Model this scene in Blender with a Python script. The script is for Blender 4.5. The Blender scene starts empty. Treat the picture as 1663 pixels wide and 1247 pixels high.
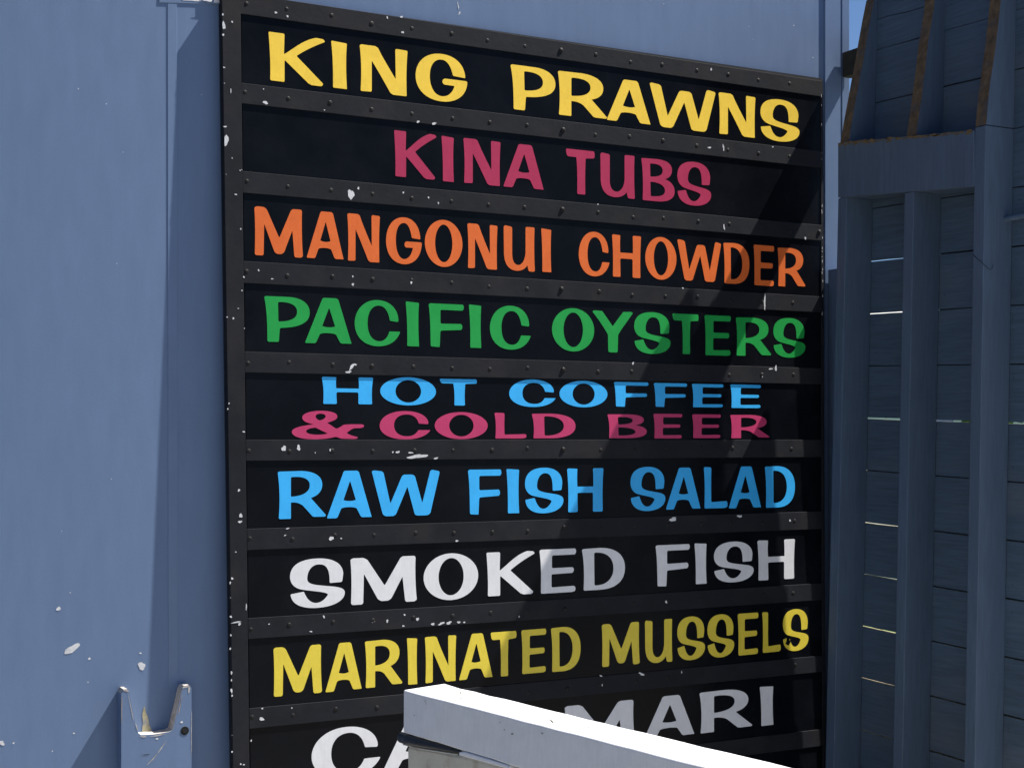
import bpy, bmesh, math, random
from mathutils import Vector, Matrix
from mathutils.geometry import tessellate_polygon

random.seed(7)
R = math.radians
S = bpy.context.scene
COL = S.collection

# ------------------------------------------------------------------ camera
F_PX, CX, CY = 2450.0, 831.5, 718.0      # focal length and eye-level row, in photo pixels
YAW = R(28.0)
EYE = 1.55                                # eye height above the ground
WALL = 3.96                               # wall plane (y)
cam = bpy.data.cameras.new('camera')
cam.sensor_fit = 'HORIZONTAL'; cam.sensor_width = 36.0
cam.lens = 36.0 * F_PX / 1663.0
cam.shift_y = (CY - 623.5) / 1663.0
cam.clip_start = 0.05; cam.clip_end = 2000
cam_o = bpy.data.objects.new('camera', cam); COL.objects.link(cam_o)
cam_o.location = (0, 0, EYE); cam_o.rotation_euler = (R(90), 0, -YAW)
S.camera = cam_o

# ------------------------------------------------------------------ light
KX, SLOPE = 4.0, 1.60                     # sunlight: per metre into the wall, metres to the left; drop per metre left
sun_dir = Vector((-KX, 1.0, -KX * SLOPE)).normalized()
elev = math.asin(-sun_dir.z)
sl = bpy.data.lights.new('sun', 'SUN'); sl.energy = 5.0; sl.angle = R(0.5); sl.color = (1.0, 0.95, 0.87)
so = bpy.data.objects.new('sun', sl); COL.objects.link(so)
so.rotation_euler = sun_dir.to_track_quat('-Z', 'Y').to_euler()
so.location = (6, 0, 9)
W = bpy.data.worlds.new('World'); S.world = W; W.use_nodes = True
nt = W.node_tree
sky = nt.nodes.new('ShaderNodeTexSky'); sky.sky_type = 'NISHITA'; sky.sun_disc = False
sky.sun_elevation = elev
to_sun = -sun_dir
sky.sun_rotation = math.atan2(to_sun.x, to_sun.y)
sky.air_density = 1.0; sky.dust_density = 0.0; sky.ozone_density = 6.0; sky.altitude = 2500
bg = nt.nodes['Background']; bg.inputs['Strength'].default_value = 0.05
nt.links.new(sky.outputs[0], bg.inputs['Color'])
vs = S.view_settings
vs.view_transform = 'Standard'; vs.look = 'None'; vs.gamma = 1.0; vs.use_curve_mapping = False
vs.exposure = 1.21

# ------------------------------------------------------------------ photo pixel -> point on a real plane
cyaw, syaw = math.cos(YAW), math.sin(YAW)
def ray(u, v):
    a = (u - CX) / F_PX; b = (CY - v) / F_PX
    return Vector((syaw + a * cyaw, cyaw - a * syaw, b))
def on_y(u, v, y=WALL):
    d = ray(u, v); t = y / d.y
    return Vector((d.x * t, y, d.z * t + EYE))
def on_x(u, v, x):
    d = ray(u, v); t = x / d.x
    return Vector((x, d.y * t, d.z * t + EYE))
def on_z(u, v, z):
    d = ray(u, v); t = (z - EYE) / d.z
    return Vector((d.x * t, d.y * t, z))
Z_TOP, S_TOP, LEAN = 1.22, 0.0275, 0.0147   # the sign leans: its foot stands further off the wall
def on_sign(u, v, e=0.0):                   # e = depth behind the rail faces
    d = ray(u, v)
    t = (WALL - S_TOP - LEAN * Z_TOP + e) / (d.y - LEAN * d.z)
    return Vector((d.x * t, d.y * t, d.z * t + EYE))

# ------------------------------------------------------------------ materials
def mat(name, col, rough=0.6, var=0.12, scale=6.0, bump=0.0, bscale=60.0, spec=0.5, dirt=None, dscale=3.0,
        damt=0.0, stretch=(1, 1, 1), speck=None, sscale=90.0, sthr=0.72, fine=0.0, grain=0.0, gstretch=(1, 1, 1)):
    m = bpy.data.materials.new(name); m.use_nodes = True
    n = m.node_tree.nodes; l = m.node_tree.links
    b = n['Principled BSDF']
    tc = n.new('ShaderNodeNewGeometry')
    mp = n.new('ShaderNodeMapping'); mp.inputs['Scale'].default_value = stretch
    l.new(tc.outputs['Position'], mp.inputs['Vector'])
    nz = n.new('ShaderNodeTexNoise'); nz.inputs['Scale'].default_value = scale
    nz.inputs['Detail'].default_value = 6; nz.inputs['Roughness'].default_value = 0.6
    l.new(mp.outputs[0], nz.inputs['Vector'])
    rp = n.new('ShaderNodeMapRange'); rp.inputs[1].default_value = 0.3; rp.inputs[2].default_value = 0.7
    rp.inputs[3].default_value = 1 - var; rp.inputs[4].default_value = 1 + var
    l.new(nz.outputs[0], rp.inputs[0])
    mx = n.new('ShaderNodeVectorMath'); mx.operation = 'SCALE'; mx.inputs[0].default_value = col
    l.new(rp.outputs[0], mx.inputs['Scale'])
    cur = mx.outputs[0]
    for amt, st, sc in ((fine, (1, 1, 1), 420.0), (grain, gstretch, 150.0)):      # paint grain, wood grain
        if amt <= 0: continue
        g0 = n.new('ShaderNodeMapping'); g0.inputs['Scale'].default_value = st
        l.new(tc.outputs['Position'], g0.inputs['Vector'])
        g1 = n.new('ShaderNodeTexNoise'); g1.inputs['Scale'].default_value = sc; g1.inputs['Detail'].default_value = 4
        l.new(g0.outputs[0], g1.inputs['Vector'])
        g2 = n.new('ShaderNodeMapRange'); g2.inputs[1].default_value = 0.3; g2.inputs[2].default_value = 0.7
        g2.inputs[3].default_value = 1 - amt; g2.inputs[4].default_value = 1 + amt
        l.new(g1.outputs[0], g2.inputs[0])
        g3 = n.new('ShaderNodeVectorMath'); g3.operation = 'SCALE'
        l.new(cur, g3.inputs[0]); l.new(g2.outputs[0], g3.inputs['Scale']); cur = g3.outputs[0]
    if dirt is not None:
        n2 = n.new('ShaderNodeTexNoise'); n2.inputs['Scale'].default_value = dscale; n2.inputs['Detail'].default_value = 8
        l.new(mp.outputs[0], n2.inputs['Vector'])
        r2 = n.new('ShaderNodeMapRange'); r2.inputs[1].default_value = 0.5; r2.inputs[2].default_value = 0.72
        r2.inputs[3].default_value = 0; r2.inputs[4].default_value = damt
        l.new(n2.outputs[0], r2.inputs[0])
        mm = n.new('ShaderNodeMix'); mm.data_type = 'RGBA'
        l.new(r2.outputs[0], mm.inputs[0]); l.new(cur, mm.inputs[6]); mm.inputs[7].default_value = (*dirt, 1)
        cur = mm.outputs[2]
    if speck is not None:
        n3 = n.new('ShaderNodeTexNoise'); n3.inputs['Scale'].default_value = sscale; n3.inputs['Detail'].default_value = 2
        l.new(tc.outputs['Position'], n3.inputs['Vector'])
        r3 = n.new('ShaderNodeMapRange'); r3.inputs[1].default_value = sthr; r3.inputs[2].default_value = sthr + 0.02
        l.new(n3.outputs[0], r3.inputs[0])
        m3 = n.new('ShaderNodeMix'); m3.data_type = 'RGBA'
        l.new(r3.outputs[0], m3.inputs[0]); l.new(cur, m3.inputs[6]); m3.inputs[7].default_value = (*speck, 1)
        cur = m3.outputs[2]
    l.new(cur, b.inputs['Base Color'])
    rr = n.new('ShaderNodeMapRange'); rr.inputs[3].default_value = max(0.02, rough - 0.08); rr.inputs[4].default_value = min(1, rough + 0.08)
    l.new(nz.outputs[0], rr.inputs[0]); l.new(rr.outputs[0], b.inputs['Roughness'])
    b.inputs['Specular IOR Level'].default_value = spec
    if bump > 0:
        nb = n.new('ShaderNodeTexNoise'); nb.inputs['Scale'].default_value = bscale; nb.inputs['Detail'].default_value = 5
        l.new(mp.outputs[0], nb.inputs['Vector'])
        bp = n.new('ShaderNodeBump'); bp.inputs['Strength'].default_value = bump; bp.inputs['Distance'].default_value = 0.002
        l.new(nb.outputs[0], bp.inputs['Height']); l.new(bp.outputs[0], b.inputs['Normal'])
    return m

BLUE = (0.118, 0.178, 0.304)
M = {}
M['wall'] = mat('blue_wall_paint', BLUE, 0.5, 0.05, 30, 0.10, 9, 0.3, fine=0.05, dirt=(0.100, 0.155, 0.262), dscale=2.2, damt=0.3, stretch=(1, 1, 0.22),
                speck=(0.35, 0.4, 0.5), sscale=45, sthr=0.80)
M['trim'] = mat('blue_trim_paint', (0.118, 0.178, 0.304), 0.45, 0.05, 9, 0.08, 60, 0.4)
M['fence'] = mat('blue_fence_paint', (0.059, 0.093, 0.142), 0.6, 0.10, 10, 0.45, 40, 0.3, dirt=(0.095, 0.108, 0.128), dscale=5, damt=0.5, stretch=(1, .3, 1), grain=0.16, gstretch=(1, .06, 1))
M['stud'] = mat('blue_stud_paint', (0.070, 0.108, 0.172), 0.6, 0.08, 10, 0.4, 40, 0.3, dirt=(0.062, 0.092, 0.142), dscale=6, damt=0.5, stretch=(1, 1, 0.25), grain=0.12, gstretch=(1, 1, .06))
M['raw'] = mat('weathered_raw_wood', (0.115, 0.080, 0.050), 0.9, 0.45, 45, 0.6, 120, 0.2, dirt=(0.06, 0.065, 0.085), dscale=22, damt=0.75)
M['moss'] = mat('mossy_raw_wood', (0.15, 0.105, 0.05), 0.9, 0.4, 60, 0.6, 130, 0.2, dirt=(0.07, 0.085, 0.115), dscale=16, damt=0.8)
M['bare'] = mat('bare_board_edge', (0.50, 0.42, 0.28), 0.9, 0.3, 60, 0.3, 120, 0.2, dirt=(0.15, 0.11, 0.07), dscale=25, damt=0.7)
M['beam'] = mat('dark_stained_wood', (0.035, 0.033, 0.026), 0.9, 0.3, 30, 0.4, 80, 0.2)
M['frame'] = mat('charcoal_frame_paint', (0.0135, 0.0148, 0.0195), 0.65, 0.18, 14, 0.2, 60, 0.12, dirt=(0.026, 0.025, 0.026), dscale=9, damt=0.6,
                 speck=(0.35, 0.36, 0.4), sscale=130, sthr=0.86, fine=0.12)
M['strip'] = mat('black_gloss_strip', (0.0038, 0.0046, 0.0070), 0.26, 0.25, 8, 0.03, 40, 0.08, dirt=(0.008, 0.009, 0.012), dscale=4, damt=0.5, fine=0.15)
M['back'] = mat('black_backing', (0.012, 0.013, 0.017), 0.6, 0.2, 10, 0, 10, 0.3)
M['screw'] = mat('black_screw', (0.012, 0.012, 0.013), 0.6, 0.2, 60, 0, 10, 0.2)
M['chip'] = mat('bare_white_primer', (0.60, 0.61, 0.64), 0.75, 0.18, 90, 0.2, 90, 0.3)
M['white'] = mat('white_rail_paint', (0.68, 0.555, 0.345), 0.6, 0.06, 9, 0.35, 40, 0.12, dirt=(0.50, 0.40, 0.24), dscale=11, damt=0.55, fine=0.05)
M['oldwhite'] = mat('worn_white_paint', (0.52, 0.49, 0.42), 0.7, 0.10, 14, 0.3, 50, 0.3, dirt=(0.22, 0.17, 0.10), dscale=20, damt=0.75)
M['scuff'] = mat('grey_scuff', (0.24, 0.23, 0.20), 0.8, 0.3, 60, 0, 10, 0.2)
M['rubber'] = mat('black_rubber', (0.015, 0.014, 0.014), 0.4, 0.3, 30, 0.3, 60, 0.5)
M['rust'] = mat('rusty_edge', (0.34, 0.27, 0.20), 0.85, 0.35, 60, 0.4, 90, 0.2, dirt=(0.14, 0.085, 0.05), dscale=40, damt=0.8)
M['edge'] = mat('worn_pale_edge', (0.44, 0.42, 0.40), 0.8, 0.25, 70, 0.3, 90, 0.2, dirt=(0.24, 0.17, 0.11), dscale=45, damt=0.7)
M['stain'] = mat('rust_stain', (0.33, 0.30, 0.20), 0.85, 0.3, 50, 0.2, 90, 0.2, dirt=(0.16, 0.20, 0.30), dscale=45, damt=0.8)
M['ground'] = mat('asphalt_ground', (0.055, 0.055, 0.056), 0.9, 0.15, 2.5, 0.3, 30, 0.3, dirt=(0.08, 0.08, 0.078), dscale=0.8, damt=0.5)
M['bounce_paving'] = mat('pale_bounce_concrete', (0.36, 0.335, 0.285), 0.9, 0.12, 3, 0.3, 30, 0.3, dirt=(0.29, 0.27, 0.23), dscale=1.2, damt=0.6)
M['grass'] = mat('mown_grass', (0.06, 0.13, 0.025), 0.9, 0.35, 9, 0.6, 60, 0.2)
M['leaf'] = mat('hedge_leaves', (0.06, 0.14, 0.022), 0.6, 0.4, 7, 0, 10, 0.3)
M['pale'] = mat('pale_house_paint', (0.80, 0.78, 0.74), 0.8, 0.05, 3, 0, 10, 0.3)
M['roofm'] = mat('pale_grey_roof', (0.5, 0.5, 0.48), 0.8, 0.2, 6, 0.2, 30, 0.3)
LC = {'yellow': (0.90, 0.61, 0.062), 'lemon': (0.70, 0.56, 0.055), 'pink': (0.40, 0.025, 0.085), 'rose': (0.48, 0.040, 0.135), 'orange': (0.69, 0.138, 0.026),
      'green': (0.010, 0.305, 0.055), 'sky': (0.038, 0.41, 0.87), 'white': (0.68, 0.69, 0.725)}
for k, c in LC.items():
    M[k] = mat(k + '_lettering_paint', c, 0.45, 0.05, 22, 0.08, 70, 0.3, fine=0.035, grain=0.03, gstretch=(1, 1, .15))

# ------------------------------------------------------------------ object helpers
def link(o, parent=None):
    COL.objects.link(o)
    if parent is not None:
        o.parent = parent
        o.matrix_parent_inverse = Matrix.Identity(4)
        o.location = Vector(o.location) - world_loc(parent)
    return o
def world_loc(o):
    p = Vector((0, 0, 0))
    while o is not None:
        p += Vector(o.location); o = o.parent
    return p
def tag(o, label=None, cat=None, group=None, kind=None):
    for k, v in (('label', label), ('category', cat), ('group', group), ('kind', kind)):
        if v: o[k] = v
    return o
def empty(name, loc, label, cat, group=None):
    o = bpy.data.objects.new(name, None); o.location = loc; COL.objects.link(o)
    o.empty_display_size = 0.1
    return tag(o, label, cat, group)
class MB:
    """collects prisms and faces in world coordinates, then becomes ONE mesh object"""
    def __init__(s): s.v = []; s.f = []; s.m = []
    def face(s, pts, mi=0):
        i = len(s.v); s.v += [Vector(p) for p in pts]; s.f.append(list(range(i, i + len(pts)))); s.m.append(mi)
    def prism(s, front, ext, mi=0, side=None, sides=None):
        """front polygon and extrusion vector (pointing away from the viewer)"""
        n = len(front); i = len(s.v); ext = Vector(ext)
        s.v += [Vector(p) for p in front] + [Vector(p) + ext for p in front]
        s.f.append(list(range(i, i + n))); s.m.append(mi)
        s.f.append(list(range(i + 2 * n - 1, i + n - 1, -1))); s.m.append(mi)
        for k in range(n):
            a, b = i + k, i + (k + 1) % n
            s.f.append([b, a, a + n, b + n]); s.m.append((sides[k] if sides else (mi if side is None else side)))
    def hexa(s, bot, top, mi=0, mis=None):
        """bot, top: four points each, same order"""
        i = len(s.v); s.v += [Vector(p) for p in bot] + [Vector(p) for p in top]
        fs = [[3, 2, 1, 0], [4, 5, 6, 7]] + [[k, (k + 1) % 4, 4 + (k + 1) % 4, 4 + k] for k in range(4)]
        for j, f in enumerate(fs):
            s.f.append([i + q for q in f]); s.m.append(mis[j] if mis else mi)
    def box(s, x0, x1, y0, y1, z0, z1, mi=0):
        s.hexa([(x0, y0, z0), (x1, y0, z0), (x1, y1, z0), (x0, y1, z0)], [(x0, y0, z1), (x1, y0, z1), (x1, y1, z1), (x0, y1, z1)], mi)
    def tube(s, path, r, n=12, mi=0):
        path = [Vector(p) for p in path]; rings = []
        for k, p in enumerate(path):
            t = (path[min(k + 1, len(path) - 1)] - path[max(k - 1, 0)]).normalized()
            a = t.orthogonal().normalized()
            if rings:
                a = (la - t * la.dot(t)).normalized()
            la = a; b = t.cross(a)
            rr = r[k] if isinstance(r, (list, tuple)) else r
            i = len(s.v)
            s.v += [p + (a * math.cos(2 * math.pi * q / n) + b * math.sin(2 * math.pi * q / n)) * rr for q in range(n)]
            rings.append(i)
        for i, j in zip(rings, rings[1:]):
            for q in range(n):
                s.f.append([i + q, i + (q + 1) % n, j + (q + 1) % n, j + q]); s.m.append(mi)
        s.f.append([rings[0] + q for q in range(n - 1, -1, -1)]); s.m.append(mi)
        s.f.append([rings[-1] + q for q in range(n)]); s.m.append(mi)
    def blob(s, c, ux, uy, w, h, rot=0, mi=1, n=14, rough=0.28):
        """irregular flat chip: c centre, ux/uy in-surface axes"""
        ph = [random.uniform(0, 6.28) for _ in range(3)]
        pts = []
        for k in range(n):
            t = -2 * math.pi * k / n
            rr = 1 + rough * (0.5 * math.sin(2 * t + ph[0]) + 0.4 * math.sin(3 * t + ph[1]) + 0.35 * math.sin(5 * t + ph[2]))
            x, y = 0.5 * w * rr * math.cos(t), 0.5 * h * rr * math.sin(t)
            x, y = x * math.cos(rot) - y * math.sin(rot), x * math.sin(rot) + y * math.cos(rot)
            pts.append(Vector(c) + Vector(ux) * x + Vector(uy) * y)
        s.face(pts[::-1], mi)
    def build(s, name, mats, parent=None, bevel=0, loc=None, smooth=False, recalc=False, seg=2):
        me = bpy.data.meshes.new(name)
        base = Vector(loc) if loc is not None else (sum(s.v, Vector()) / max(1, len(s.v)))
        me.from_pydata([tuple(v - base) for v in s.v], [], s.f)
        if not isinstance(mats, (list, tuple)): mats = [mats]
        for m in mats: me.materials.append(m)
        for p, mi in zip(me.polygons, s.m): p.material_index = mi; p.use_smooth = smooth
        if recalc or True:
            bm = bmesh.new(); bm.from_mesh(me)
            if recalc: bmesh.ops.recalc_face_normals(bm, faces=bm.faces)
            bm.to_mesh(me); bm.free()
        o = bpy.data.objects.new(name, me); o.location = base
        link(o, parent)
        if bevel:
            b = o.modifiers.new('bevel', 'BEVEL'); b.width = bevel; b.segments = seg; b.limit_method = 'ANGLE'; b.angle_limit = R(40)
            b.harden_normals = False
        return o

UX, UZ = Vector((1, 0, 0)), Vector((0, 0, 1))
PXW = 1 / 630.0     # metres per photo pixel near the left of the wall

# ------------------------------------------------------------------ ground
mb = MB(); mb.face([(-400, -400, 0), (400, -400, 0), (400, 400, 0), (-400, 400, 0)])
tag(mb.build('ground', M['ground']), kind='structure')
mb = MB(); mb.face([(0.1, -4.5, 0.004), (8, -4.5, 0.004), (8, WALL - .001, 0.004), (0.1, WALL - .001, 0.004)])  # pale ground added out of view to bounce sunlight onto sign and handrail
mb.face([(-3.5, -4.5, 0.004), (0.1, -4.5, 0.004), (0.1, 1.4, 0.004), (-3.5, 1.4, 0.004)])
tag(mb.build('bounce_paving', M['bounce_paving']), kind='structure')
mb = MB(); mb.face([(3.8, 6, 0.004), (40, 2, 0.004), (40, 60, 0.004), (3.8, 60, 0.004)])
tag(mb.build('lawn', M['grass']), kind='structure')

# ------------------------------------------------------------------ building
bld = empty('building', (0, WALL, 0), 'blue painted building wall carrying the black menu sign', 'building')
CORNER = 3.385
ztop = EYE + 2.35
mb = MB()
mb.box(-3.0, CORNER, WALL, WALL + 0.14, 0, ztop)
mb.box(CORNER - 0.14, CORNER - 0.002, WALL + 0.14, WALL + 4.0, 0, ztop - 0.002)
mb.box(-3.0, -2.86, WALL + 0.14, WALL + 4.0, 0, ztop - 0.002)
def wchip(u, v, w, h, rot=0.0, rough=0.3, y=WALL):
    mb.blob(on_y(u, v, y) + Vector((0, -0.0006, 0)), UX, UZ, w * PXW, h * PXW, R(rot), 1, rough=rough)
wchip(117, 1053, 26, 11, 32, .2); wchip(95, 988, 6.5, 6.5); wchip(145, 1069, 4, 4); wchip(230, 1081, 11, 14); wchip(228, 1060, 4, 2.5)
wchip(120, 1190, 3, 3); wchip(3, 1206, 10, 6, -30); wchip(22, 1206, 3, 3); wchip(114, 962, 1.8, 2); wchip(85, 1219, 2, 2)
wchip(744, 10, 2, 12, 10, 0.5); wchip(746, 22, 2, 8, -20, 0.5); wchip(1289, 42, 2.5, 2.5); wchip(1320, 94, 2, 2); wchip(288, 970, 1.5, 22, 0, .5); wchip(285, 1098, 3, 5)
for _ in range(7):
    wchip(random.uniform(0, 260), random.uniform(100, 1240), random.uniform(1, 2.2), random.uniform(1, 2.2))
for _ in range(5):
    wchip(random.uniform(560, 1310), random.uniform(-60, 70) , random.uniform(1, 2), random.uniform(1, 2.2))
mb.build('wall', [M['wall'], M['chip']], bld)
# upright cover strip left of the sign
a0, a1 = on_y(272, -60), on_y(287, -60); b0, b1 = on_y(273, 1010), on_y(288.5, 1010)
def ext_line(p, q, z):
    t = (z - p.z) / (q.z - p.z); return p.lerp(q, t)
off = Vector((0, -0.0014, 0))
mb = MB()
mb.prism([ext_line(a0, b0, 0.0) + off, ext_line(a1, b1, 0.0) + off, ext_line(a1, b1, ztop - .05) + off, ext_line(a0, b0, ztop - .05) + off], (0, 0.0024, 0))
mb.build('cover_strip', M['trim'], bld, bevel=0.0006)
# ledge above
mb = MB()
p = [on_y(258, 5), on_y(356, 8), on_y(356, -40), on_y(258, -40)]
mb.prism([q + Vector((0, -0.0020, 0)) for q in p], (0, 0.0035, 0))
p = [on_y(334, 6), on_y(357, 9), on_y(357, -40), on_y(334, -40)]
mb.prism([q + Vector((0, -0.0075, 0)) for q in p], (0, 0.0085, 0))
for u, v, w, h in ((310, 0, 30, 5), (338, 1, 18, 4), (352, 2, 9, 9), (328, -2, 14, 5)):
    mb.blob(on_y(u, v, WALL - (.0080 if u > 334 else .0025)), UX, UZ, w * PXW, h * PXW, 0, 1, rough=.5)
mb.build('ledge', [M['trim'], M['chip']], bld, bevel=0.001)
# corner boards right of the sign
xa = on_y(1338, 100).x; xb = on_y(1364.5, 100).x
mb = MB(); mb.box(xa, xb, WALL - 0.006, WALL + 0.002, 0.0, ztop - .03)
o = mb.build('corner_board', M['trim'], bld, bevel=0.0015)
mb = MB(); mb.box(xb + 0.001, CORNER + 0.004, WALL - 0.0078, WALL + 0.05, 0.0, ztop - .03)
mb.build('corner_board', M['trim'], bld, bevel=0.002)
mb = MB(); mb.box(-3.2, CORNER + 0.02, WALL - 0.06, WALL + 4.2, ztop, ztop + 0.12)
mb.build('roof', M['trim'], bld, bevel=0.01)

# ------------------------------------------------------------------ notched bracket
yb = WALL - 0.045
br = empty('notched_bracket', on_y(254, 1240), 'blue notched bracket with rusty worn edges on wall left of sign', 'bracket')
out = [(197, 1330), (197, 1126), (201, 1119), (207, 1118.5), (210, 1124), (215, 1150), (221, 1180), (225, 1190), (229, 1193), (250, 1192), (274, 1188), (280, 1185),
       (284, 1170), (291, 1140), (295.5, 1120), (299, 1113), (307, 1112), (311, 1116), (311.5, 1330)]
pts = [on_y(u, v, yb) for u, v in out]
mb = MB()
sides = [2] * len(out)
for k in range(1, 17): sides[k] = 1
sides[0] = 0; sides[14] = sides[15] = 1; sides[17] = 0; sides[18] = 0
mb.prism(pts, (0, 0.0445, 0), 0, sides=sides)
def bchip(u, v, w, h, rot=0, mi=1, rough=.3): mb.blob(on_y(u, v, yb - .0006), UX, UZ, w * PXW, h * PXW, R(rot), mi, rough=rough)
bchip(204.5, 1120.5, 9, 4, -10, 3, .4); bchip(302, 1114.5, 11, 4.5, 0, 3, .4); bchip(307, 1119, 3.5, 9, 0, 3, .5); bchip(213, 1150, 1.2, 40, 12, 3, .5)
bchip(233, 1195.5, 10, 2.2, 0, 3, .5); bchip(256, 1193.5, 22, 2, 3, 3, .5); bchip(255, 1199, 4, 3, 0, 4); bchip(292.5, 1145, 1.4, 26, -12, 2, .5)
bchip(222, 1180, 1.4, 16, 14, 3, .5); bchip(311, 1190, 1.0, 70, 0, 3, .5); bchip(295, 1172, 5, 3, 0, 4); bchip(262, 1214, 1.4, 22, -38, 3, .6); bchip(248, 1232, 1.4, 24, -44, 3, .6)
bchip(237, 1225, 16, 1, 0, 5, .6); bchip(197.8, 1150, 1.2, 40, 0, 2, .5)
mb.build('plate', [M['wall'], M['edge'], M['rust'], M['edge'], M['chip'], M['screw']], br)
# stain run on the wall inside the notch
mb = MB(); c = on_y(238, 1166, WALL - 0.0008)
mb.face([on_y(u, v, WALL - .0008) for u, v in ((230, 1193), (247, 1193), (246, 1184), (243, 1178), (241, 1166), (237, 1156), (235, 1146), (233, 1150), (231, 1160), (232, 1172))])
mb.build('rust_stain', M['stain'], br)
mb = MB(); c = on_y(300, 1186, yb)
mb.tube([c + Vector((0, -.0009, 0)), c + Vector((0, .002, 0))], .0112, 22); mb.tube([c + Vector((0, -.0016, 0)), c + Vector((0, .0, 0))], .0062, 14, 1)
mb.build('screw', [M['screw'], M['back']], br)

# ------------------------------------------------------------------ sign frame
frame = empty('sign_frame', on_sign(860, 1440), 'black riveted sign frame with chipped paint on the blue wall', 'sign frame')
# backing board behind everything
mb = MB()
q = [on_sign(362, -14, .008), on_sign(1335, 128, .008), on_sign(1341, 1420, .008), on_sign(380, 1500, .008)]
mb.prism([q[3], q[2], q[1], q[0]], (0, 0.012, 0)); mb.build('backing_board', M['back'], frame)
rails = [((-11, 22.6), (1334, 132, 157)), ((135, 168), (1335, 246, 273)), ((278, 313), (1335, 366, 391)), ((424, 459.5), (1336, 482, 507.5)),
         ((571, 604.7), (1337, 598, 624)), ((714, 748), (1337, 714, 742)), ((858.6, 893), (1337, 830, 858.5)), ((1003.7, 1037.4), (1338, 946.5, 973.5)),
         ((1150, 1183), (1338, 1064, 1090)), ((1294, 1328), (1339, 1183, 1210)), ((1440, 1474), (1340, 1301, 1328))]
def stile_x(v): return 391 + 13.5 * v / 1100.0
chips = {  # rail index -> chips (u, v, w, h, rot)
    0: [(448, 21, 4, 4), (467, 27, 4, 3), (629, 29, 3, 4), (652, 28, 6, 3), (654, 53, 5, 4), (1155, 113, 3, 4)],
    1: [(431, 167, 9, 5), (428, 145, 2, 2), (679, 198, 6, 3.5), (705, 201, 10, 3.5), (527, 179, 2, 2), (1152, 240, 8, 2), (1175, 240, 3, 9), (1255, 239, 3, 2)],
    2: [(570, 316, 11, 17), (582, 306, 4, 4), (655, 313, 3, 3), (696, 321, 3, 3), (1308, 387, 4, 4), (1176, 369, 3, 8), (971, 332, 2, 2), (712, 330, 2, 5)],
    3: [(420, 439, 3, 3), (573, 462, 5, 4), (573, 449, 3, 3), (442, 453, 4, 2), (668, 459, 4, 4), (1242, 490, 3, 26), (1109, 468, 3, 2)],
    4: [(571, 596, 5, 12, -25), (566, 604, 10, 4, 10), (576, 592, 7, 3.5, 0), (1028, 590, 3, 4), (1238, 609, 4, 6), (1260, 598, 4, 9), (1252, 599, 10, 2)],
    5: [(461, 728, 7, 10), (485, 727, 6, 9, 20), (678, 741, 40, 6), (646, 734, 7, 4), (667, 735, 9, 3), (708, 744, 10, 2.5, 15), (537, 731, 5, 4), (638, 734, 3, 3), (512, 735, 2, 2)],
    6: [(538, 874, 8, 7), (554, 874, 3, 2.5), (742, 878, 6, 3), (463, 869, 4, 2), (467, 858, 6, 2), (1093, 843, 11, 7), (1201, 838, 9, 4), (1283, 845, 4, 3)],
    7: [(604, 1009, 38, 0), (703, 1013, 6, 5), (717, 1012, 12, 4), (729, 1011, 11, 4.5), (745, 1010, 6, 4), (754, 1010, 4, 3), (629, 1008, 4, 5), (657, 998, 4, 3), (655, 1016, 4, 3), (678, 1005, 5, 6), (606, 1009, 5, 4), (526, 1001, 3, 5), (1082, 977, 4, 4), (843, 1001, 2, 3), (437, 1013, 3, 2), (505, 1025, 5, 2)],
    8: [(425, 1167, 9, 5), (392, 1168, 4, 3), (426, 1150, 3, 3), (474, 1149, 2, 3), (976, 1097, 5, 2), (1042, 1094, 11, 3, -20), (978, 1112, 2, 3), (1107, 1091, 2, 4)],
    9: [], 10: []}
screw_rest = MB()
X0, DX = 1.397, 0.123
n_individual = 0
def add_screw(mbs, c, big):
    c = c + Vector((0, random.uniform(-.0002, .0005), 0))
    r = random.uniform(.0056, .0070) if not big else 0.0078
    h = 0.0012 if not big else 0.0036
    mbs.tube([c + Vector((0, 0.0008, 0)), c + Vector((0, -h * .55, 0)), c + Vector((0, -h, 0))], [r, r * .9, r * .55], 10)
for i, ((vt, vb), (ur, vrt, vrb)) in enumerate(rails):
    uL0 = stile_x(vt) - 0.5; uL1 = stile_x(vb) - 0.5
    front = [on_sign(uL1, vb), on_sign(ur, vrb), on_sign(ur, vrt), on_sign(uL0, vt)]
    mb = MB(); mb.prism(front, (0, 0.0078, 0))
    for ch in chips[i]:
        u, v, w, h = ch[:4]
        if h == 0: continue
        rt = ch[4] if len(ch) > 4 else random.uniform(-15, 15)
        sc = 1.0 if u < 900 else 1.25
        mb.blob(on_sign(u, v, -.0005), UX, UZ, w * PXW * sc, h * PXW * 1.05 * sc, R(rt), 1, rough=.35)
    ro = mb.build('rail', [M['frame'], M['chip']], frame, bevel=0.0008)
    for k in range(-1, 16):
        x = X0 + DX * k + random.uniform(-.006, .006)
        # rail centre line at this x
        L = (front[0] + front[3]) / 2; Rr = (front[1] + front[2]) / 2
        t = (x - L.x) / (Rr.x - L.x)
        if t > 0.995: continue
        c = L.lerp(Rr, max(t, 0.004)) + Vector((0, 0, random.uniform(-.004, .004)))
        big = k in (7, 15)
        if i <= 8 and k < 10 or (big and i <= 8):
            ms = MB(); add_screw(ms, c, big); ms.build('screw', M['screw'], ro, smooth=True); n_individual += 1
        else:
            add_screw(screw_rest, c, big)
tag(screw_rest.build('screws', M['screw'], frame, smooth=True), kind='stuff')
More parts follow.
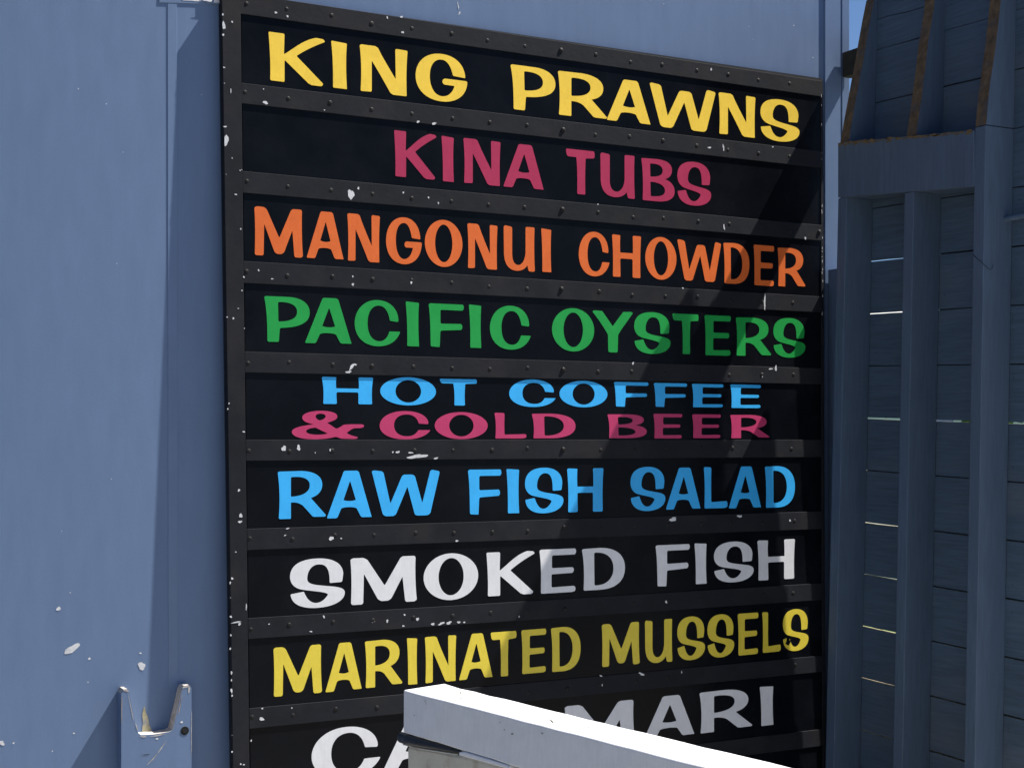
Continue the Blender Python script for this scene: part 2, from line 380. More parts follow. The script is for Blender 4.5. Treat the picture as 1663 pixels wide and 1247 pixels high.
# stiles
mb = MB()
front = [on_sign(382, 1500, -.002), on_sign(408, 1500, -.002), on_sign(390.5, -16, -.002), on_sign(360, -20, -.002)]
mb.prism(front, (0, 0.030, 0))
def schip(u, v, w, h, rot=0, rough=.35): mb.blob(on_sign(u, v, -.0026), UX, UZ, w * PXW * .82, h * PXW * .85, R(rot), 1, rough=rough)
for ch in ((363.5, 42, 7, 14), (362.5, 57, 5, 4), (362, 24, 4, 4), (367.5, 228, 8, 24), (365.5, 206, 7, 3), (377, 36, 4, 3.5), (364, 110, 4, 3), (375, 148, 2, 9), (377, 257, 2, 3), (390, 277, 2.5, 2.5),
           (383, 316, 5, 3), (391, 372, 3, 3), (396, 450, 3, 4), (393, 472, 2.5, 3), (387, 501, 3, 2), (379, 517, 4, 4), (369, 515, 3, 2.5), (372, 655, 3, 3), (370, 664, 3, 3), (396, 701, 5, 3),
           (388, 796, 5, 5), (391, 837, 8, 7), (390, 847, 10, 4, 15), (383, 896, 4, 2), (377, 939, 4, 5), (374, 946, 3, 5), (400, 985, 2, 14), (384, 1010, 22, 2.6, 4), (389, 1013, 6, 5), (375, 1001, 5, 4),
           (375, 1031, 3, 4), (374, 1053, 3, 5), (376, 1092, 4, 6), (376, 1104, 3, 4), (376, 1121, 4, 9), (377, 1129, 3, 5), (377, 1220, 4, 3), (391, 1240, 3, 4), (396, 1241, 4, 3), (408, 1202, 3, 4)):
    schip(*ch)
for _ in range(6):
    v = random.uniform(0, 1240); schip(random.choice((363 + v * .012, 389 + v * .012)) + random.uniform(-1, 2), v, random.uniform(1, 2), random.uniform(1, 2.8))
mb.build('stile', [M['frame'], M['chip']], frame, bevel=0.0012)
mb = MB()
front = [on_sign(1336.5, 1420, .001), on_sign(1341.5, 1420, .001), on_sign(1336.5, 131, .001), on_sign(1333, 131, .001)]
mb.prism(front, (0, 0.02, 0))
for _ in range(22):
    v = random.uniform(150, 520); mb.blob(on_sign(1334.2 + (v - 131) * .004 + random.uniform(-.4, .8), v, .0005), UX, UZ, .002, random.uniform(.003, .012), 0, 1)
mb.build('stile', [M['frame'], M['chip']], frame, bevel=0.0006)

# ------------------------------------------------------------------ hand-cut letters
def parse(sp):
    tk = sp.replace(',', ' ').split(); i = 0; conts = []; cur = []; pen = None
    def num():
        nonlocal i; a = float(tk[i]); b = float(tk[i + 1]); i += 2; return (a, b)
    while i < len(tk):
        c = tk[i]
        if c == 'M': i += 1; cur = []; conts.append(cur); pen = num(); cur.append(pen)
        elif c == 'L': i += 1
        elif c == 'C':
            i += 1; a = num(); b = num(); e = num()
            for k in range(1, 15):
                t = k / 14; m = 1 - t
                cur.append(tuple(m**3 * pen[j] + 3 * m * m * t * a[j] + 3 * m * t * t * b[j] + t**3 * e[j] for j in (0, 1)))
            pen = e
        else: pen = num(); cur.append(pen)
    return conts
K4 = 0.5523
def ell(x0, y0, x1, y1):
    cx, cy, rx, ry = (x0 + x1) / 2, (y0 + y1) / 2, (x1 - x0) / 2, (y1 - y0) / 2
    k = K4
    return f'M {cx} {y1} C {cx+rx*k} {y1} {x1} {cy+ry*k} {x1} {cy} C {x1} {cy-ry*k} {cx+rx*k} {y0} {cx} {y0} C {cx-rx*k} {y0} {x0} {cy-ry*k} {x0} {cy} C {x0} {cy+ry*k} {cx-rx*k} {y1} {cx} {y1} '
G = {
 'K': 'M 0 100 L 28 100 27 57 C 45 72 60 92 84 100 L 97 99 100 94 C 80 82 65 72 49 57 L 97 5 94 0 76 0 L 70 3 28 46 28 2 27 0 4 0 3 3 C 4 40 2 70 0 100',
 'I': 'M 2 100 L 98 98 C 90 70 92 30 98 1 L 96 0 14 0 11 2 C 12 35 10 65 0 97',
 'N': 'M 0 98 L 4 100 32 100 38 97 C 46 80 60 58 75 34 L 74 100 100 99 C 97 65 97 35 98 1 L 96 0 70 0 64 3 C 52 24 38 48 25 68 L 25 1 2 0 C 4 35 4 65 0 98',
 'G': 'M 96 55 C 95 84 76 100 50 100 C 19 100 0 77 0 48 C 0 19 20 0 50 0 C 78 0 99 18 100 47 L 98 49 57 49 C 50 48 49 37 57 36 L 75 36 C 71 20 62 11 50 11 C 36 11 27 28 27 50 C 27 74 36 88 50 88 C 62 88 68 75 72 57 Z',
 'C': 'M 95 54 L 77 56 C 74 76 66 88 53 88 C 37 88 28 72 28 50 C 28 26 37 11 54 11 C 66 11 72 20 76 33 L 100 33 C 93 12 75 0 50 0 C 20 0 0 20 0 48 C 0 76 20 100 50 100 C 78 100 95 82 96 58',
 'O': ell(0, 0, 100, 100) + ell(27, 10, 73, 90),
 'P': 'M 0 98 L 4 100 55 100 C 86 99 100 85 100 67 C 100 46 80 33 34 31 L 32 0 7 0 C 7 40 6 70 0 98 M 30 88 C 58 90 72 82 72 68 C 72 53 58 46 31 45',
 'R': 'M 0 97 L 3 99 48 100 C 80 99 92 86 92 71 C 92 56 82 47 68 43 L 100 6 98 3 76 3 72 4 52 27 C 45 33 36 35 27 34 L 27 1 26 0 2 0 C 5 35 4 70 0 97 M 27 87 C 52 90 66 83 66 70 C 66 54 50 47 27 46',
 'A': 'M 0 0 L 20 0 23 2 31 20 C 36 24 60 24 66 20 L 75 3 78 1 100 1 99 4 71 97 67 100 39 100 36 97 0 3 M 51 79 L 36 38 C 45 35 56 35 64 38',
 'W': 'M 0 98 L 3 100 14 98 17 95 27 27 44 87 47 90 59 90 63 87 74 27 86 98 89 100 99 97 100 94 86 4 82 0 67 0 63 2 52 64 35 3 31 0 20 0 16 4',
 'F': 'M 0 97 L 4 100 95 100 C 100 98 100 88 94 86 L 33 86 33 54 90 55 C 96 53 96 43 90 41 L 33 38 31 2 30 0 6 1 C 5 40 5 70 0 97',
 'S': 'M 95 50 L 72 49 C 72 75 68 88 52 88 C 38 88 31 74 31 60 C 31 52 36 49 50 46 C 75 41 100 42 100 28 C 100 12 80 0 48 0 C 18 0 2 12 1 30 L 25 34 C 30 20 36 11 47 10 C 58 9 66 20 69 26 C 66 32 40 34 20 39 C 6 43 0 54 0 65 C 0 88 18 100 50 100 C 82 100 97 85 97 66',
 'M': 'M 0 97 L 4 100 19 100 25 96 51 38 75 97 79 100 96 100 98 97 C 97 60 98 30 100 3 L 96 0 84 0 82 3 78 56 61 9 56 5 46 5 41 9 20 66 19 3 17 0 3 0 1 3 C 2 40 2 70 0 97',
 'T': 'M 0 98 L 3 100 96 100 C 100 98 101 86 96 84 L 68 82 C 66 50 66 30 67 2 L 65 0 41 0 39 2 C 40 40 39 60 36 83 L 8 83 3 86',
 'U': 'M 0 97 L 4 100 24 98 27 95 27 38 C 27 20 36 13 46 13 C 58 13 68 24 70 42 L 70 98 73 100 97 100 99 98 C 97 60 98 30 100 3 L 98 0 80 0 76 14 C 66 2 52 0 40 0 C 14 1 2 15 1 38',
 'B': 'M 0 97 L 3 99 50 100 C 84 99 92 88 92 77 C 92 66 84 58 70 54 C 90 51 100 40 100 27 C 100 10 82 0 45 0 L 4 0 C 6 40 5 70 0 97 M 26 88 C 50 90 64 85 64 74 C 64 62 50 58 27 57 M 27 45 C 55 46 71 38 71 27 C 71 15 55 11 28 11',
 'H': 'M 0 98 L 4 100 28 99 C 27 80 27 70 28 58 L 72 58 C 72 75 72 85 71 98 L 74 100 98 100 100 98 C 97 60 97 35 98 2 L 96 0 73 0 71 2 71 44 28 44 29 2 27 0 5 0 3 2 C 4 40 4 60 0 98',
 'D': 'M 0 97 L 4 99 42 100 C 84 99 100 76 100 50 C 100 20 82 0 40 0 L 4 0 C 6 40 5 70 0 97 M 28 89 C 60 91 73 72 73 50 C 73 26 58 9 29 11',
 'Y': 'M 0 97 L 5 100 24 99 C 34 85 42 74 50 63 C 58 75 66 86 76 99 L 96 100 100 97 C 85 76 72 58 63 43 L 62 2 59 0 42 0 39 2 38 43 C 28 60 14 80 0 97',
 'E': 'M 0 97 L 4 100 94 100 C 99 98 99 88 93 86 L 33 86 33 57 87 57 C 93 56 93 46 87 44 L 32 43 32 13 91 14 C 97 13 98 3 92 1 L 86 0 4 0 C 5 40 5 70 0 97',
 'L': 'M 0 97 L 4 100 28 99 31 96 C 30 60 30 40 31 15 L 94 17 C 100 15 100 4 95 2 L 86 0 3 0 C 5 40 5 70 0 97',
 '&': 'M 30 52 C 18 58 14 66 14 76 C 14 92 28 100 40 100 C 54 100 62 92 62 80 C 62 70 56 64 48 58 L 61 36 68 46 C 70 52 74 52 80 53 L 96 53 C 100 52 101 42 95 40 L 86 39 C 82 37 80 32 75 23 C 78 15 84 12 90 8 C 91 3 89 1 84 1 L 68 2 60 9 C 48 1 38 0 30 0 C 10 0 0 12 0 26 C 0 40 14 48 30 52 M 38 66 C 30 72 30 90 39 90 C 49 89 48 72 38 66 M 32 41 C 20 38 18 30 20 24 C 24 14 40 14 49 20',
}
GP = {k: parse(v.replace('Z', '')) for k, v in G.items()}
def area(p): return 0.5 * sum(p[k][0] * p[(k + 1) % len(p)][1] - p[(k + 1) % len(p)][0] * p[k][1] for k in range(len(p)))
def clean(p):
    q = []
    for a in p:
        if not q or math.hypot(a[0] - q[-1][0], a[1] - q[-1][1]) > 1e-5: q.append(a)
    if math.hypot(q[0][0] - q[-1][0], q[0][1] - q[-1][1]) < 1e-5: q.pop()
    return q
def rounded(p, r):
    p = clean(p); n = len(p); out = []
    for k in range(n):
        a, b, c = Vector(p[k - 1]), Vector(p[k]), Vector(p[(k + 1) % n])
        d1, d2 = a - b, c - b
        ang = math.pi - d1.angle(d2)
        if ang > R(28):
            rr = min(r, d1.length * .45, d2.length * .45)
            s, e = b + d1.normalized() * rr, b + d2.normalized() * rr
            for t in (0, .33, .67, 1): out.append(tuple(s * (1 - t)**2 + b * 2 * t * (1 - t) + e * t * t))
        else: out.append(tuple(b))
    return clean(out)
def letter(ch, bl, br_, tr, tl, m, parent):
    """one raised letter filling the quad bl, br, tr, tl on the strip"""
    w = (br_ - bl).length; h = (tl - bl).length
    jx = [random.uniform(-.008, .008) for _ in range(4)]
    loops3 = []
    for ci, cont in enumerate(GP[ch]):
        q = rounded([(x / 100 * w, y / 100 * h) for x, y in cont], 0.0048)
        ar = area(q)
        if (ci == 0) != (ar > 0): q = q[::-1]         # outer ccw, holes cw
        L3 = []
        for x, y in q:
            s, t = x / w, y / h
            L3.append((bl * (1 - s) + br_ * s) * (1 - t) + (tl * (1 - s) + tr * s) * t)
        loops3.append(L3)
    flat = [v for L in loops3 for v in L]
    tris = tessellate_polygon([[Vector((v.x, v.z, 0)) for v in L] for L in loops3])
    mb = MB(); mb.v = flat + [v + Vector((0, .0009, 0)) for v in flat]
    for t in tris:
        a, b, c = (flat[k] for k in t)
        nrm = (b - a).cross(c - a)
        mb.f.append(list(t) if nrm.y < 0 else list(t)[::-1]); mb.m.append(0)
    n = len(flat); i = 0
    for L in loops3:
        for k in range(len(L)):
            a, b = i + k, i + (k + 1) % len(L)
            mb.f.append([a, a + n, b + n, b]); mb.m.append(0)
        i += len(L)
    return mb.build('letter', m, parent)
E_STRIP, E_LET = 0.0036, 0.0030
def strip(i, label, lines):
    (vt, vb), (ur, vrt, vrb) = rails[i]; (vt2, vb2), (ur2, vrt2, vrb2) = rails[i + 1]
    uL = stile_x(vb)
    a, b = on_sign(uL, vb, E_STRIP), on_sign(stile_x(vt2), vt2, E_STRIP)
    ur_ = 1332.0 + i * .5
    c, d = on_sign(ur_, vrt2, E_STRIP), on_sign(ur_, vrb, E_STRIP)
    dz = Vector((0, 0, .018))
    root = empty('menu_strip', b, label, 'sign', 'menu strips in the black sign frame')
    e1 = Vector((.001, 0, 0))
    mb = MB(); mb.prism([b - dz + e1, c - dz, d + dz, a + dz + e1], (0, 0.0040, 0))
    for _ in range(9):
        s, t = random.random(), random.random()
        p = (b * (1 - s) + c * s) * (1 - t) + (a * (1 - s) + d * s) * t
        mb.blob(p + Vector((0, -.0004, 0)), UX, UZ, random.uniform(.0012, .0028), random.uniform(.001, .004), random.uniform(0, 3), 1)
    mb.build('board', [M['strip'], M['frame']], root)
    for col, (x0, t0, x1, t1), (b0, b1), chars in lines:
        for ch, ul, urr in chars:
            if ch == ' ': continue
            jt = random.uniform(-.7, .7); jb = random.uniform(-.7, .7)
            f = lambda u, y0, y1: y0 + (y1 - y0) * (u - x0) / (x1 - x0)
            ov = 1.2 if ch in 'OCGS&' else 0.0
            letter(ch, on_sign(ul, f(ul, b0, b1) + jb + ov, E_LET), on_sign(urr, f(urr, b0, b1) + jb + ov, E_LET),
                   on_sign(urr, f(urr, t0, t1) + jt - ov, E_LET), on_sign(ul, f(ul, t0, t1) + jt - ov, E_LET), M[col], root)
strip(0, 'black sign strip reading KING PRAWNS in yellow, topmost', [('yellow', (440, 53, 1267, 163), (130.5, 229),
    [('K', 436, 528), ('I', 538, 564), ('N', 584, 662), ('G', 675, 759), ('P', 829, 902), ('R', 906, 986), ('A', 986, 1056.5), ('W', 1055, 1162), ('N', 1167, 1227), ('S', 1235, 1298.5)])])
strip(1, 'black sign strip reading KINA TUBS in pink', [('pink', (640, 212, 1155, 267.5), (286.5, 335),
    [('K', 640, 709), ('I', 717, 737.5), ('N', 752.5, 813), ('A', 818, 883), ('T', 919, 966), ('U', 975, 1031), ('B', 1041.5, 1095.6), ('S', 1100, 1155)])])
strip(2, 'black sign strip reading MANGONUI CHOWDER in orange', [('orange', (413, 335, 1308, 404.5), (414, 467.5),
    [('M', 413, 492), ('A', 498.5, 558), ('N', 564, 617), ('G', 627, 685), ('O', 690, 751), ('N', 759, 808), ('U', 818, 868.6), ('I', 879, 895.6), ('C', 940, 990), ('H', 994, 1041),
     ('O', 1048, 1098.6), ('W', 1100, 1171), ('D', 1174.7, 1217), ('E', 1224, 1258), ('R', 1263, 1308)])])
strip(3, 'black sign strip reading PACIFIC OYSTERS in green', [('green', (429, 480, 1308, 519), (555, 581),
    [('P', 429, 503), ('A', 496, 571), ('C', 576, 650), ('I', 659, 681), ('F', 696, 754), ('I', 761.6, 782), ('C', 795.6, 862), ('O', 896.5, 965), ('Y', 962, 1028), ('S', 1030, 1089),
     ('T', 1092, 1134.7), ('E', 1144, 1188), ('R', 1195, 1252.6), ('S', 1256, 1308)])])
strip(4, 'black sign strip reading HOT COFFEE & COLD BEER in two lines', [('sky', (522, 611, 1237, 625), (655.5, 662.5),
    [('H', 522.5, 606), ('O', 617.5, 708), ('T', 714, 775), ('C', 827, 902.5), ('O', 908.6, 986.5), ('F', 997, 1054), ('F', 1061.6, 1116.6), ('E', 1123.6, 1176), ('E', 1186, 1237)]),
    ('rose', (474, 667.5, 1250, 674), (712, 711),
    [('&', 474, 592), ('C', 616.6, 699), ('O', 706, 792), ('L', 803, 855.6), ('D', 863.5, 934.7), ('B', 986.5, 1050.5), ('E', 1061, 1109), ('E', 1124, 1171.7), ('R', 1186, 1250)])])
strip(5, 'black sign strip reading RAW FISH SALAD in light blue', [('sky', (451, 765.5, 1291, 757), (843, 822.5),
    [('R', 451, 529.5), ('A', 531.5, 603.7), ('W', 603.7, 714), ('F', 760, 815), ('I', 822.6, 843.6), ('S', 852.6, 915), ('H', 921, 980), ('S', 1024, 1080.6), ('A', 1082, 1137.7),
     ('L', 1143, 1182), ('A', 1184, 1236), ('D', 1242, 1291)])])
strip(6, 'black sign strip reading SMOKED FISH in white', [('white', (471, 910, 1291, 875.5), (988, 938.5),
    [('S', 471, 560), ('M', 569, 677), ('O', 688, 776.6), ('K', 790, 868.6), ('E', 876, 937), ('D', 945, 1015), ('F', 1064.6, 1121), ('I', 1128, 1148), ('S', 1159.6, 1224), ('H', 1230, 1291)])])
strip(7, 'black sign strip reading MARINATED MUSSELS in lemon yellow', [('lemon', (444, 1052, 1313, 988.5), (1130.5, 1053.5),
    [('M', 444, 523), ('A', 529, 587.5), ('R', 592.6, 653.6), ('I', 661, 678), ('N', 690, 741), ('A', 746, 800), ('T', 797, 839), ('E', 846.6, 888), ('D', 894.7, 943), ('M', 977.4, 1039),
     ('U', 1047.5, 1092), ('S', 1100, 1145), ('S', 1149, 1192.4), ('E', 1198, 1232.4), ('L', 1238, 1268.5), ('S', 1271.5, 1313)])])
mb = MB()
mb.blob(on_sign(1280, 1040.5, E_LET - .0004), UX, UZ, 8 / 400, 13 / 490, R(-25), 0, rough=.45)
mb.build('paint_loss', M['strip'], bpy.data.objects['menu_strip.007'])
strip(8, 'black sign strip reading CALAMARI in white, half behind the pale rail', [('white', (506, 1187, 1256, 1112), (1268, 1176),
    [('C', 506, 618), ('A', 622, 722), ('L', 738, 800), ('A', 806, 902), ('M', 917, 1031), ('A', 1046, 1127.8), ('R', 1136, 1222), ('I', 1234, 1256.5)])])
strip(9, 'blank black sign strip at the foot of the frame', [])

# ------------------------------------------------------------------ post between sign and fence
mb = MB(); mb.box(3.292, 3.345, WALL - 0.079, WALL - 0.0125, 0, EYE + 0.575)
tag(mb.build('timber_post', M['stud'], bevel=0.003), 'short dark blue timber post between sign edge and fence', 'post')

# ------------------------------------------------------------------ fence
XF, XB, XB2 = 3.20, 3.31, 3.33
fen = empty('fence', (XB, 3.45, 0), 'tall blue timber fence seen from its framed side right of sign', 'fence')
def stud(zs, ys, w, top_taper, name='stud', uz0=None, mats=None):
    pass
def ycen(k, z):      # leaning centre lines of the three uprights, z above eye
    a = {1: (3.829, -1.05, -.0342), 2: (3.514, -1.05, -.0290), 3: (3.217, -1.05, -.0230)}[k]
    return a[0] + a[2] * (z - a[1])
def zrail(y, which):  # top/bottom of the cross rail, above eye
    t = (3.757 - y) / (3.757 - 3.196)
    return (0.957 + (0.893 - .957) * t) if which else (0.782 + (0.732 - .782) * t)
def upright(k, z0, z1, x00, x10, half=.0205, mi_front=0, wob=False):
    """upright from z0 to z1 (above eye) whose front face runs from x00 at the foot to x10 at the head"""
    mb = MB(); N = 7 if wob else 1
    prev = None
    for j in range(N + 1):
        t = j / N; z = z0 + (z1 - z0) * t; x = x00 + (x10 - x00) * t
        w = (random.uniform(-.004, .004) if wob and 0 < j < N else 0)
        yc = ycen(k, z)
        ring = [(x + w, yc - half, z + EYE), (x + w * .6, yc + half, z + EYE), (XB - .0005, yc + half, z + EYE), (XB - .0005, yc - half, z + EYE)]
        if prev:
            mb.hexa(prev, ring, 0, [0, 0, mi_front, 0, 0, 0])
        prev = ring
    # drop inner caps is unnecessary: they are hidden inside
    return mb.build('stud', [M['stud'], M['raw']], fen, recalc=False, bevel=0 if wob else .002)
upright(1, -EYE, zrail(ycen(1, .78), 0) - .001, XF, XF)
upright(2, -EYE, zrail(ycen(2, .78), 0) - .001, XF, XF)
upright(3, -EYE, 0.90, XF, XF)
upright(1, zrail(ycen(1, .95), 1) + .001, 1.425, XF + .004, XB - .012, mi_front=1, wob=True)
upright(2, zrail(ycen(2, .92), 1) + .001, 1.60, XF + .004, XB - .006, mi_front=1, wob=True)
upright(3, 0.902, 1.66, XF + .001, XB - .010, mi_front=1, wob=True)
# cross rail between the uprights
mb = MB()
y0, y1 = ycen(1, .87) + .021, ycen(3, .82) + .0202
xr = XF - .003
mb.hexa([(xr, y1, EYE + zrail(y1, 0)), (xr, y0, EYE + zrail(y0, 0)), (XB - .0005, y0, EYE + zrail(y0, 0)), (XB - .0005, y1, EYE + zrail(y1, 0))],
        [(xr, y1, EYE + zrail(y1, 1)), (xr, y0, EYE + zrail(y0, 1)), (XB - .0005, y0, EYE + zrail(y0, 1)), (XB - .0005, y1, EYE + zrail(y1, 1))], 0, [0, 1, 0, 0, 0, 0])
n_ = 16
for k in range(n_):   # bare worn arris along the rail's upper edge
    t = (k + .5) / n_; y = y0 + (y1 - y0) * t
    mb.blob((xr - .0006, y, EYE + zrail(y, 1) - .004), Vector((0, 1, 0)), UZ, .045 * random.uniform(.7, 1.2), .014 * random.uniform(.3, 1.0), 0, 1, rough=.6)
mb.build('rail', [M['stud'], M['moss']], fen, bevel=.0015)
# boards (far side of the uprights), with uneven gaps
mb = MB()
pitch = 0.169; edges = [.582 + pitch * k for k in range(-13, 5)]
YEND = 3.02
def zlev(y, z): return z + (-0.02) * (3.7 - y) / 0.55
gaps = {}
for k, e in enumerate(edges):
    g = random.choice((.002, .003, .004)); gaps[k] = [g, g]
def kz(z): return min(range(len(edges)), key=lambda k: abs(edges[k] - z))
for z, g0, g1 in ((.582, .0048, .004), (.413, .0035, .004), (.244, .003, .004), (.075, .0055, .0050), (-.094, .004, .0045), (-.263, .004, .006), (-.432, .004, .006), (-.601, .0055, .006), (-.77, .005, .006), (-.94, .005, .006)):
    gaps[kz(z)] = [g0, g1]
def bend(z):     # where each board stops short of the wall
    if z > 1.26: return WALL - .187
    if z > .58: return WALL - .164
    return WALL - (.116 + min(0, z - .1) * .014)
allz = [-EYE + .02] + edges + [1.352, 1.440]
seg = 8
for z in edges:      # laths added behind most gaps to block light, so they show dark
    if abs(z - .075) < .03 or z > 1.3: continue
    yl = ycen(2, z) if min(abs(z - q) for q in (.582, .413, -.263, -.432, -.601, -.77, -.94)) < .03 else 3.80
    a_, b_ = zlev(yl, z), zlev(YEND, z)
    mb.hexa([(XB2 + .002, YEND, b_ - .018 + EYE), (XB2 + .012, YEND, b_ - .018 + EYE), (XB2 + .012, yl, a_ - .018 + EYE), (XB2 + .002, yl, a_ - .018 + EYE)],
            [(XB2 + .002, YEND, b_ + .018 + EYE), (XB2 + .012, YEND, b_ + .018 + EYE), (XB2 + .012, yl, a_ + .018 + EYE), (XB2 + .002, yl, a_ + .018 + EYE)])
for k in range(len(allz) - 1):
    zl, zh = allz[k], allz[k + 1]
    gl = gaps.get(k - 1, [.002, .002]); gh = gaps.get(k, [.002, .002])
    ye = bend((zl + zh) / 2 + .01)
    ys = [ye + (YEND - ye) * j / seg for j in range(seg + 1)]
    lo = []; hi = []
    for j, y in enumerate(ys):
        t = j / seg
        wl = random.uniform(-.0008, .0008); wh = random.uniform(-.0008, .0008)
        if k == len(allz) - 3: wh += .004 * math.sin(j * 1.9)
        if k == len(allz) - 2: wl += .004 * math.sin(j * 1.9)
        lo.append(zlev(y, zl) + (gl[0] * (1 - t) + gl[1] * t) / 2 + wl); hi.append(zlev(y, zh) - (gh[0] * (1 - t) + gh[1] * t) / 2 + wh)
    dx = random.uniform(-.001, .0015)
    i = len(mb.v)
    for j, y in enumerate(ys):
        mb.v += [Vector((XB + dx, y, lo[j] + EYE)), Vector((XB + dx, y, hi[j] + EYE)), Vector((XB2 + dx, y, hi[j] + EYE)), Vector((XB2 + dx, y, lo[j] + EYE))]
    for j in range(seg):
        a = i + 4 * j; b = a + 4
        for p, q in ((0, 1), (1, 2), (2, 3), (3, 0)):
            mb.f.append([a + p, a + q, b + q, b + p]); mb.m.append(2 if (p, q) == (1, 2) and zh < .3 else 0)
    for kk in (1, 2, 3):      # nail heads
        for f_ in (.25, .78):
            if random.random() < .6:
                zc = zl + (zh - zl) * f_ + EYE; yc = ycen(kk, zl) - .0205 - random.uniform(.012, .03)
                mb.blob((XB + dx - .0006, yc, zc - .02 * (3.7 - yc) / .55), Vector((0, -1, 0)), UZ, .0042, .0042, 0, 1, n=8, rough=.1)
    mb.f.append([i + 3, i + 2, i + 1, i]); mb.m.append(0)
    e = i + 4 * seg; mb.f.append([e, e + 1, e + 2, e + 3]); mb.m.append(0)
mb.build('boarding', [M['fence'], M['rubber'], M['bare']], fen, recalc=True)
# beam end that ties the fence to the wall, and an unseen rail added behind to cast the sign's shadow band
mb = MB(); mb.box(3.352, 3.39, 3.70, WALL - .013, EYE + 1.222, EYE + 1.305)
mb.build('beam', M['beam'], fen, bevel=.003)
mb = MB(); mb.box(3.42, 3.47, 3.50, WALL - .06, EYE + 1.205, EYE + 1.40)
mb.build('rail', M['stud'], fen, bevel=.003)
mb = MB(); mb.box(XB2 + .013, 3.419, 3.50, 3.56, 0, EYE + 1.40)
mb.build('stud', M['stud'], fen, bevel=.003)

# pipe and wire on the right-hand upright
yp = ycen(3, .72) - .0205
c0 = on_x(1632, 358, XB - .03)
mb = MB()
pa = on_x(1622, 358, XB - .028)
mb.tube([pa + Vector((0, .0, 0)), pa + Vector((0, -.05, .001)), pa + Vector((0, -.16, .003))], .0085, 14)
mb.tube([pa + Vector((0, -.006, 0)), pa + Vector((0, -.016, 0))], .0155, 16)
tag(mb.build('pipe', M['stud'], smooth=False), 'thin painted metal pipe running from the right fence upright', 'pipe')
mb = MB()
pts = [on_x(u, v, XF - .003) for u, v in ((1580, 414), (1590, 424), (1596, 428), (1603, 434), (1609, 437))]
pts = [on_x(1580, 414, XF - .003), on_x(1588, 421, XF - .003), on_x(1595, 427, XF - .004)] + [on_y(u, v, yp - .004) for u, v in ((1600, 432), (1607, 438), (1611, 436), (1613, 430))]
mb.tube(pts, .0008, 6)
tag(mb.build('wire', M['screw']), 'thin loose wire hanging on the right fence upright', 'wire')

# ------------------------------------------------------------------ pale handrail in front of the sign
DEPTH = 3.10
zr = EYE - 402 / F_PX * DEPTH
fl = on_z(655, 1120, zr); fr = on_z(1150, 1246.5, zr); bl_ = on_z(722, 1109.6, zr); bR = on_z(1276, 1247, zr)
d1 = (fr - fl).normalized(); wv = (bl_ - fl); wv = Vector((wv.x, wv.y, 0))
L = 2.1
hr = empty('handrail', Vector((fl.x, fl.y, 0)), 'thick pale painted handrail beam crossing in front of the CALAMARI strip', 'handrail')
H = .088
A, B = fl, fl + d1 * L
perp = Vector((-d1.y, d1.x, 0));
if perp.dot(wv) < 0: perp = -perp
wid = 0.108
mb = MB()
NS = 40
rows = []
for j in range(NS + 1):
    t = j / NS; o_ = d1 * (L * t)
    jj = lambda a_=.0009: random.uniform(-a_, a_)
    back = (bl_ if j == 0 else A + perp * wid + o_) 
    rows.append([A + o_ - UZ * (H + jj()) + perp * jj(), A + o_ + UZ * jj(.0006) + perp * jj(.0006), back + UZ * jj(.0008) + perp * jj(.0012), back - UZ * (H + jj()) + perp * jj()])
for q, r in zip(rows, rows[1:]):
    i = len(mb.v); mb.v += q + r
    for k in range(4):
        mb.f.append([i + k, i + (k + 1) % 4, i + 4 + (k + 1) % 4, i + 4 + k]); mb.m.append(0)
mb.face(rows[0][::-1]); mb.face(rows[-1])
for _ in range(26):     # scuffs on the top and front
    t = random.uniform(.0, .75) ** 1.5; f_ = random.uniform(.12, .9)
    mb.blob(A + d1 * (L * t + .02) + perp * (wid * f_) + UZ * .0012, d1, perp, random.uniform(.008, .045), random.uniform(.0012, .0034), random.uniform(-.6, .6), 1, rough=.5)
for _ in range(14):
    t = random.uniform(.0, .5); f_ = random.uniform(.1, .9)
    mb.blob(A + d1 * (L * t + .02) - UZ * (H * f_) - perp * .0014, -d1, UZ, random.uniform(.002, .010), random.uniform(.001, .003), random.uniform(-1.2, 1.2), 1, rough=.5)
bmw = mb
me_o = mb.build('top_rail', [M['white'], M['scuff']], hr, recalc=False)
bm = bmesh.new(); bm.from_mesh(me_o.data); bmesh.ops.remove_doubles(bm, verts=bm.verts, dist=.00005)
big = [f for f in bm.faces if f.material_index == 0]
bmesh.ops.recalc_face_normals(bm, faces=big); bm.to_mesh(me_o.data); bm.free()
bv = me_o.modifiers.new('bevel', 'BEVEL'); bv.width = .0035; bv.segments = 3; bv.limit_method = 'ANGLE'; bv.angle_limit = R(50)
# worn lower board, post, packing strip
ins = perp * .006
zb = A.z - H
mb = MB()
def at(s, dz, inset): return Vector((A.x, A.y, zb)) + d1 * s + perp * inset + UZ * dz
top = [(.008, -.030), (.014, -.0245), (.05, -.0225), (.10, -.0185), (.15, -.0155), (.205, -.0115), (.30, -.0100), (.40, -.0085), (.7, -.007), (L, -.007)]
mb.prism([at(L, -.40, .004), at(.012, -.40, .004)] + [at(s_, z_ + random.uniform(-.0006, .0006), .004) for s_, z_ in top], perp * .046)
mb.build('lower_board', M['oldwhite'], hr, bevel=.006, recalc=True)
mb = MB()
mb.prism([at(.207, -.0112, -.001), at(.30, -.0096, -.001), at(.378, -.0086, -.001), at(.378, -.0012, -.001), at(.30, -.0010, -.001), at(.225, -.0010, -.001), at(.209, -.004, -.001)], perp * .05)
mb.build('packing_strip', M['white'], hr, bevel=.002, recalc=True)
mb = MB()
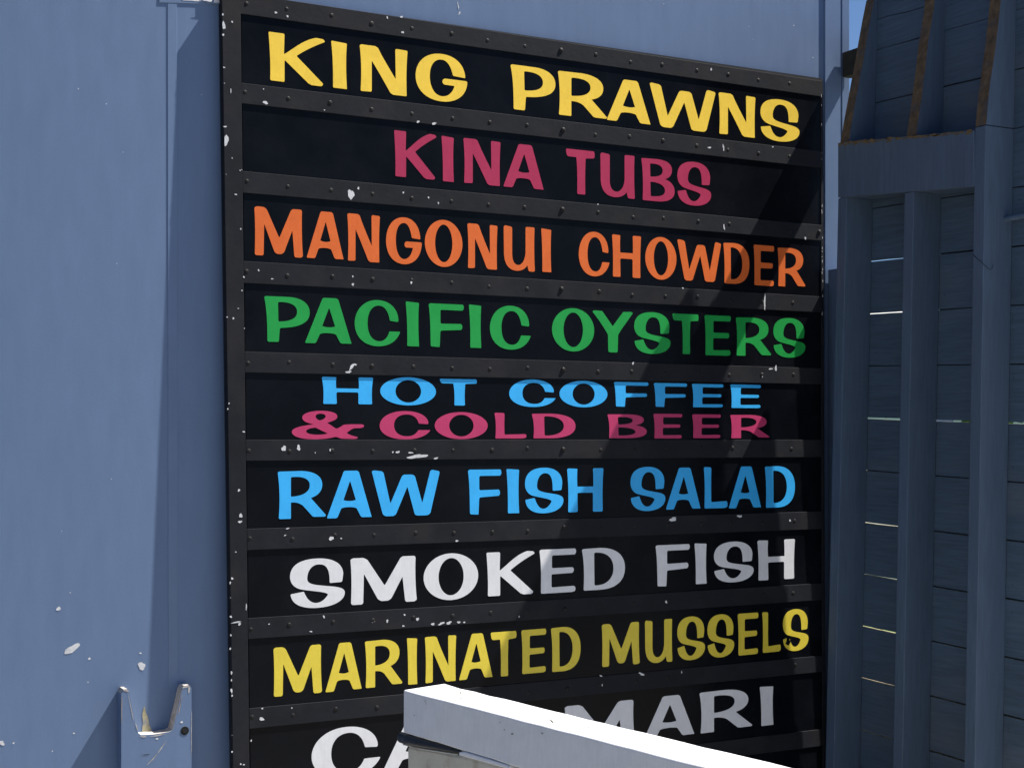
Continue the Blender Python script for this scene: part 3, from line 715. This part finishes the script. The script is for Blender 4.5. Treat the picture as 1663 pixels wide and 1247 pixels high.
mb.hexa([at(.035, -zb, .052), at(.125, -zb, .052), at(.125, -zb, .10), at(.035, -zb, .10)], [at(.035, -.0005, .052), at(.125, -.0005, .052), at(.125, -.0005, .10), at(.035, -.0005, .10)])
mb.hexa([at(1.9, -zb, .052), at(1.99, -zb, .052), at(1.99, -zb, .10), at(1.9, -zb, .10)], [at(1.9, -.0005, .052), at(1.99, -.0005, .052), at(1.99, -.0005, .10), at(1.9, -.0005, .10)])
mb.build('post', M['oldwhite'], hr, bevel=.004, recalc=True)
mb = MB()
mb.tube([at(-.016, -.0125, .006), at(.02, -.0122, .004), at(.07, -.0110, .005), at(.12, -.0090, .006), at(.17, -.0070, .006), at(.205, -.0058, .006)], [.0112, .0112, .0100, .0080, .0055, .004], 18)
mb.tube([at(-.0168, -.0125, .006), at(-.0155, -.0125, .006)], .0075, 14, 1)
mb.tube([at(.0, -.0236, .0), at(.07, -.0212, -.001), at(.135, -.0160, .0), at(.2, -.0112, .002)], .0014, 8, 1)
tag(mb.build('hose', [M['rubber'], M['oldwhite']], smooth=True), 'black rubber hose end wedged under the pale handrail beam', 'hose')

# ------------------------------------------------------------------ beyond the fence (seen through its gaps)
hs = empty('pale_house', (14, 17, 0), 'pale sunlit house glimpsed through the fence gaps', 'house')
mb = MB(); mb.box(9.5, 14.0, 11.0, 18, 0, 2.6); mb.build('wall', M['pale'], hs)
mb = MB(); mb.prism([(9.3, 10.8, 2.6), (14.2, 10.8, 2.6), (11.75, 10.8, 3.1)], (0, 7.4, 0)); mb.build('roof', M['roofm'], hs, recalc=True)
mb = MB()
random.seed(3)
for _ in range(5200):
    c = Vector((random.uniform(6.75, 13.0), random.uniform(6.5, 7.4), random.uniform(0, 2.25)))
    c.y += .0; c.x += .3 * math.sin(c.z * 5 + c.y * 3)
    n = Vector((random.gauss(0, 1), random.gauss(0, 1), random.gauss(0, 1) + .4)).normalized(); a = n.orthogonal().normalized(); b = n.cross(a)
    s = random.uniform(.03, .07)
    mb.face([c - a * s, c - b * s * .5, c + a * s, c + b * s * .5])
tag(mb.build('hedge', M['leaf']), 'green hedge behind the fence, glimpsed through the gap at eye level', 'hedge')
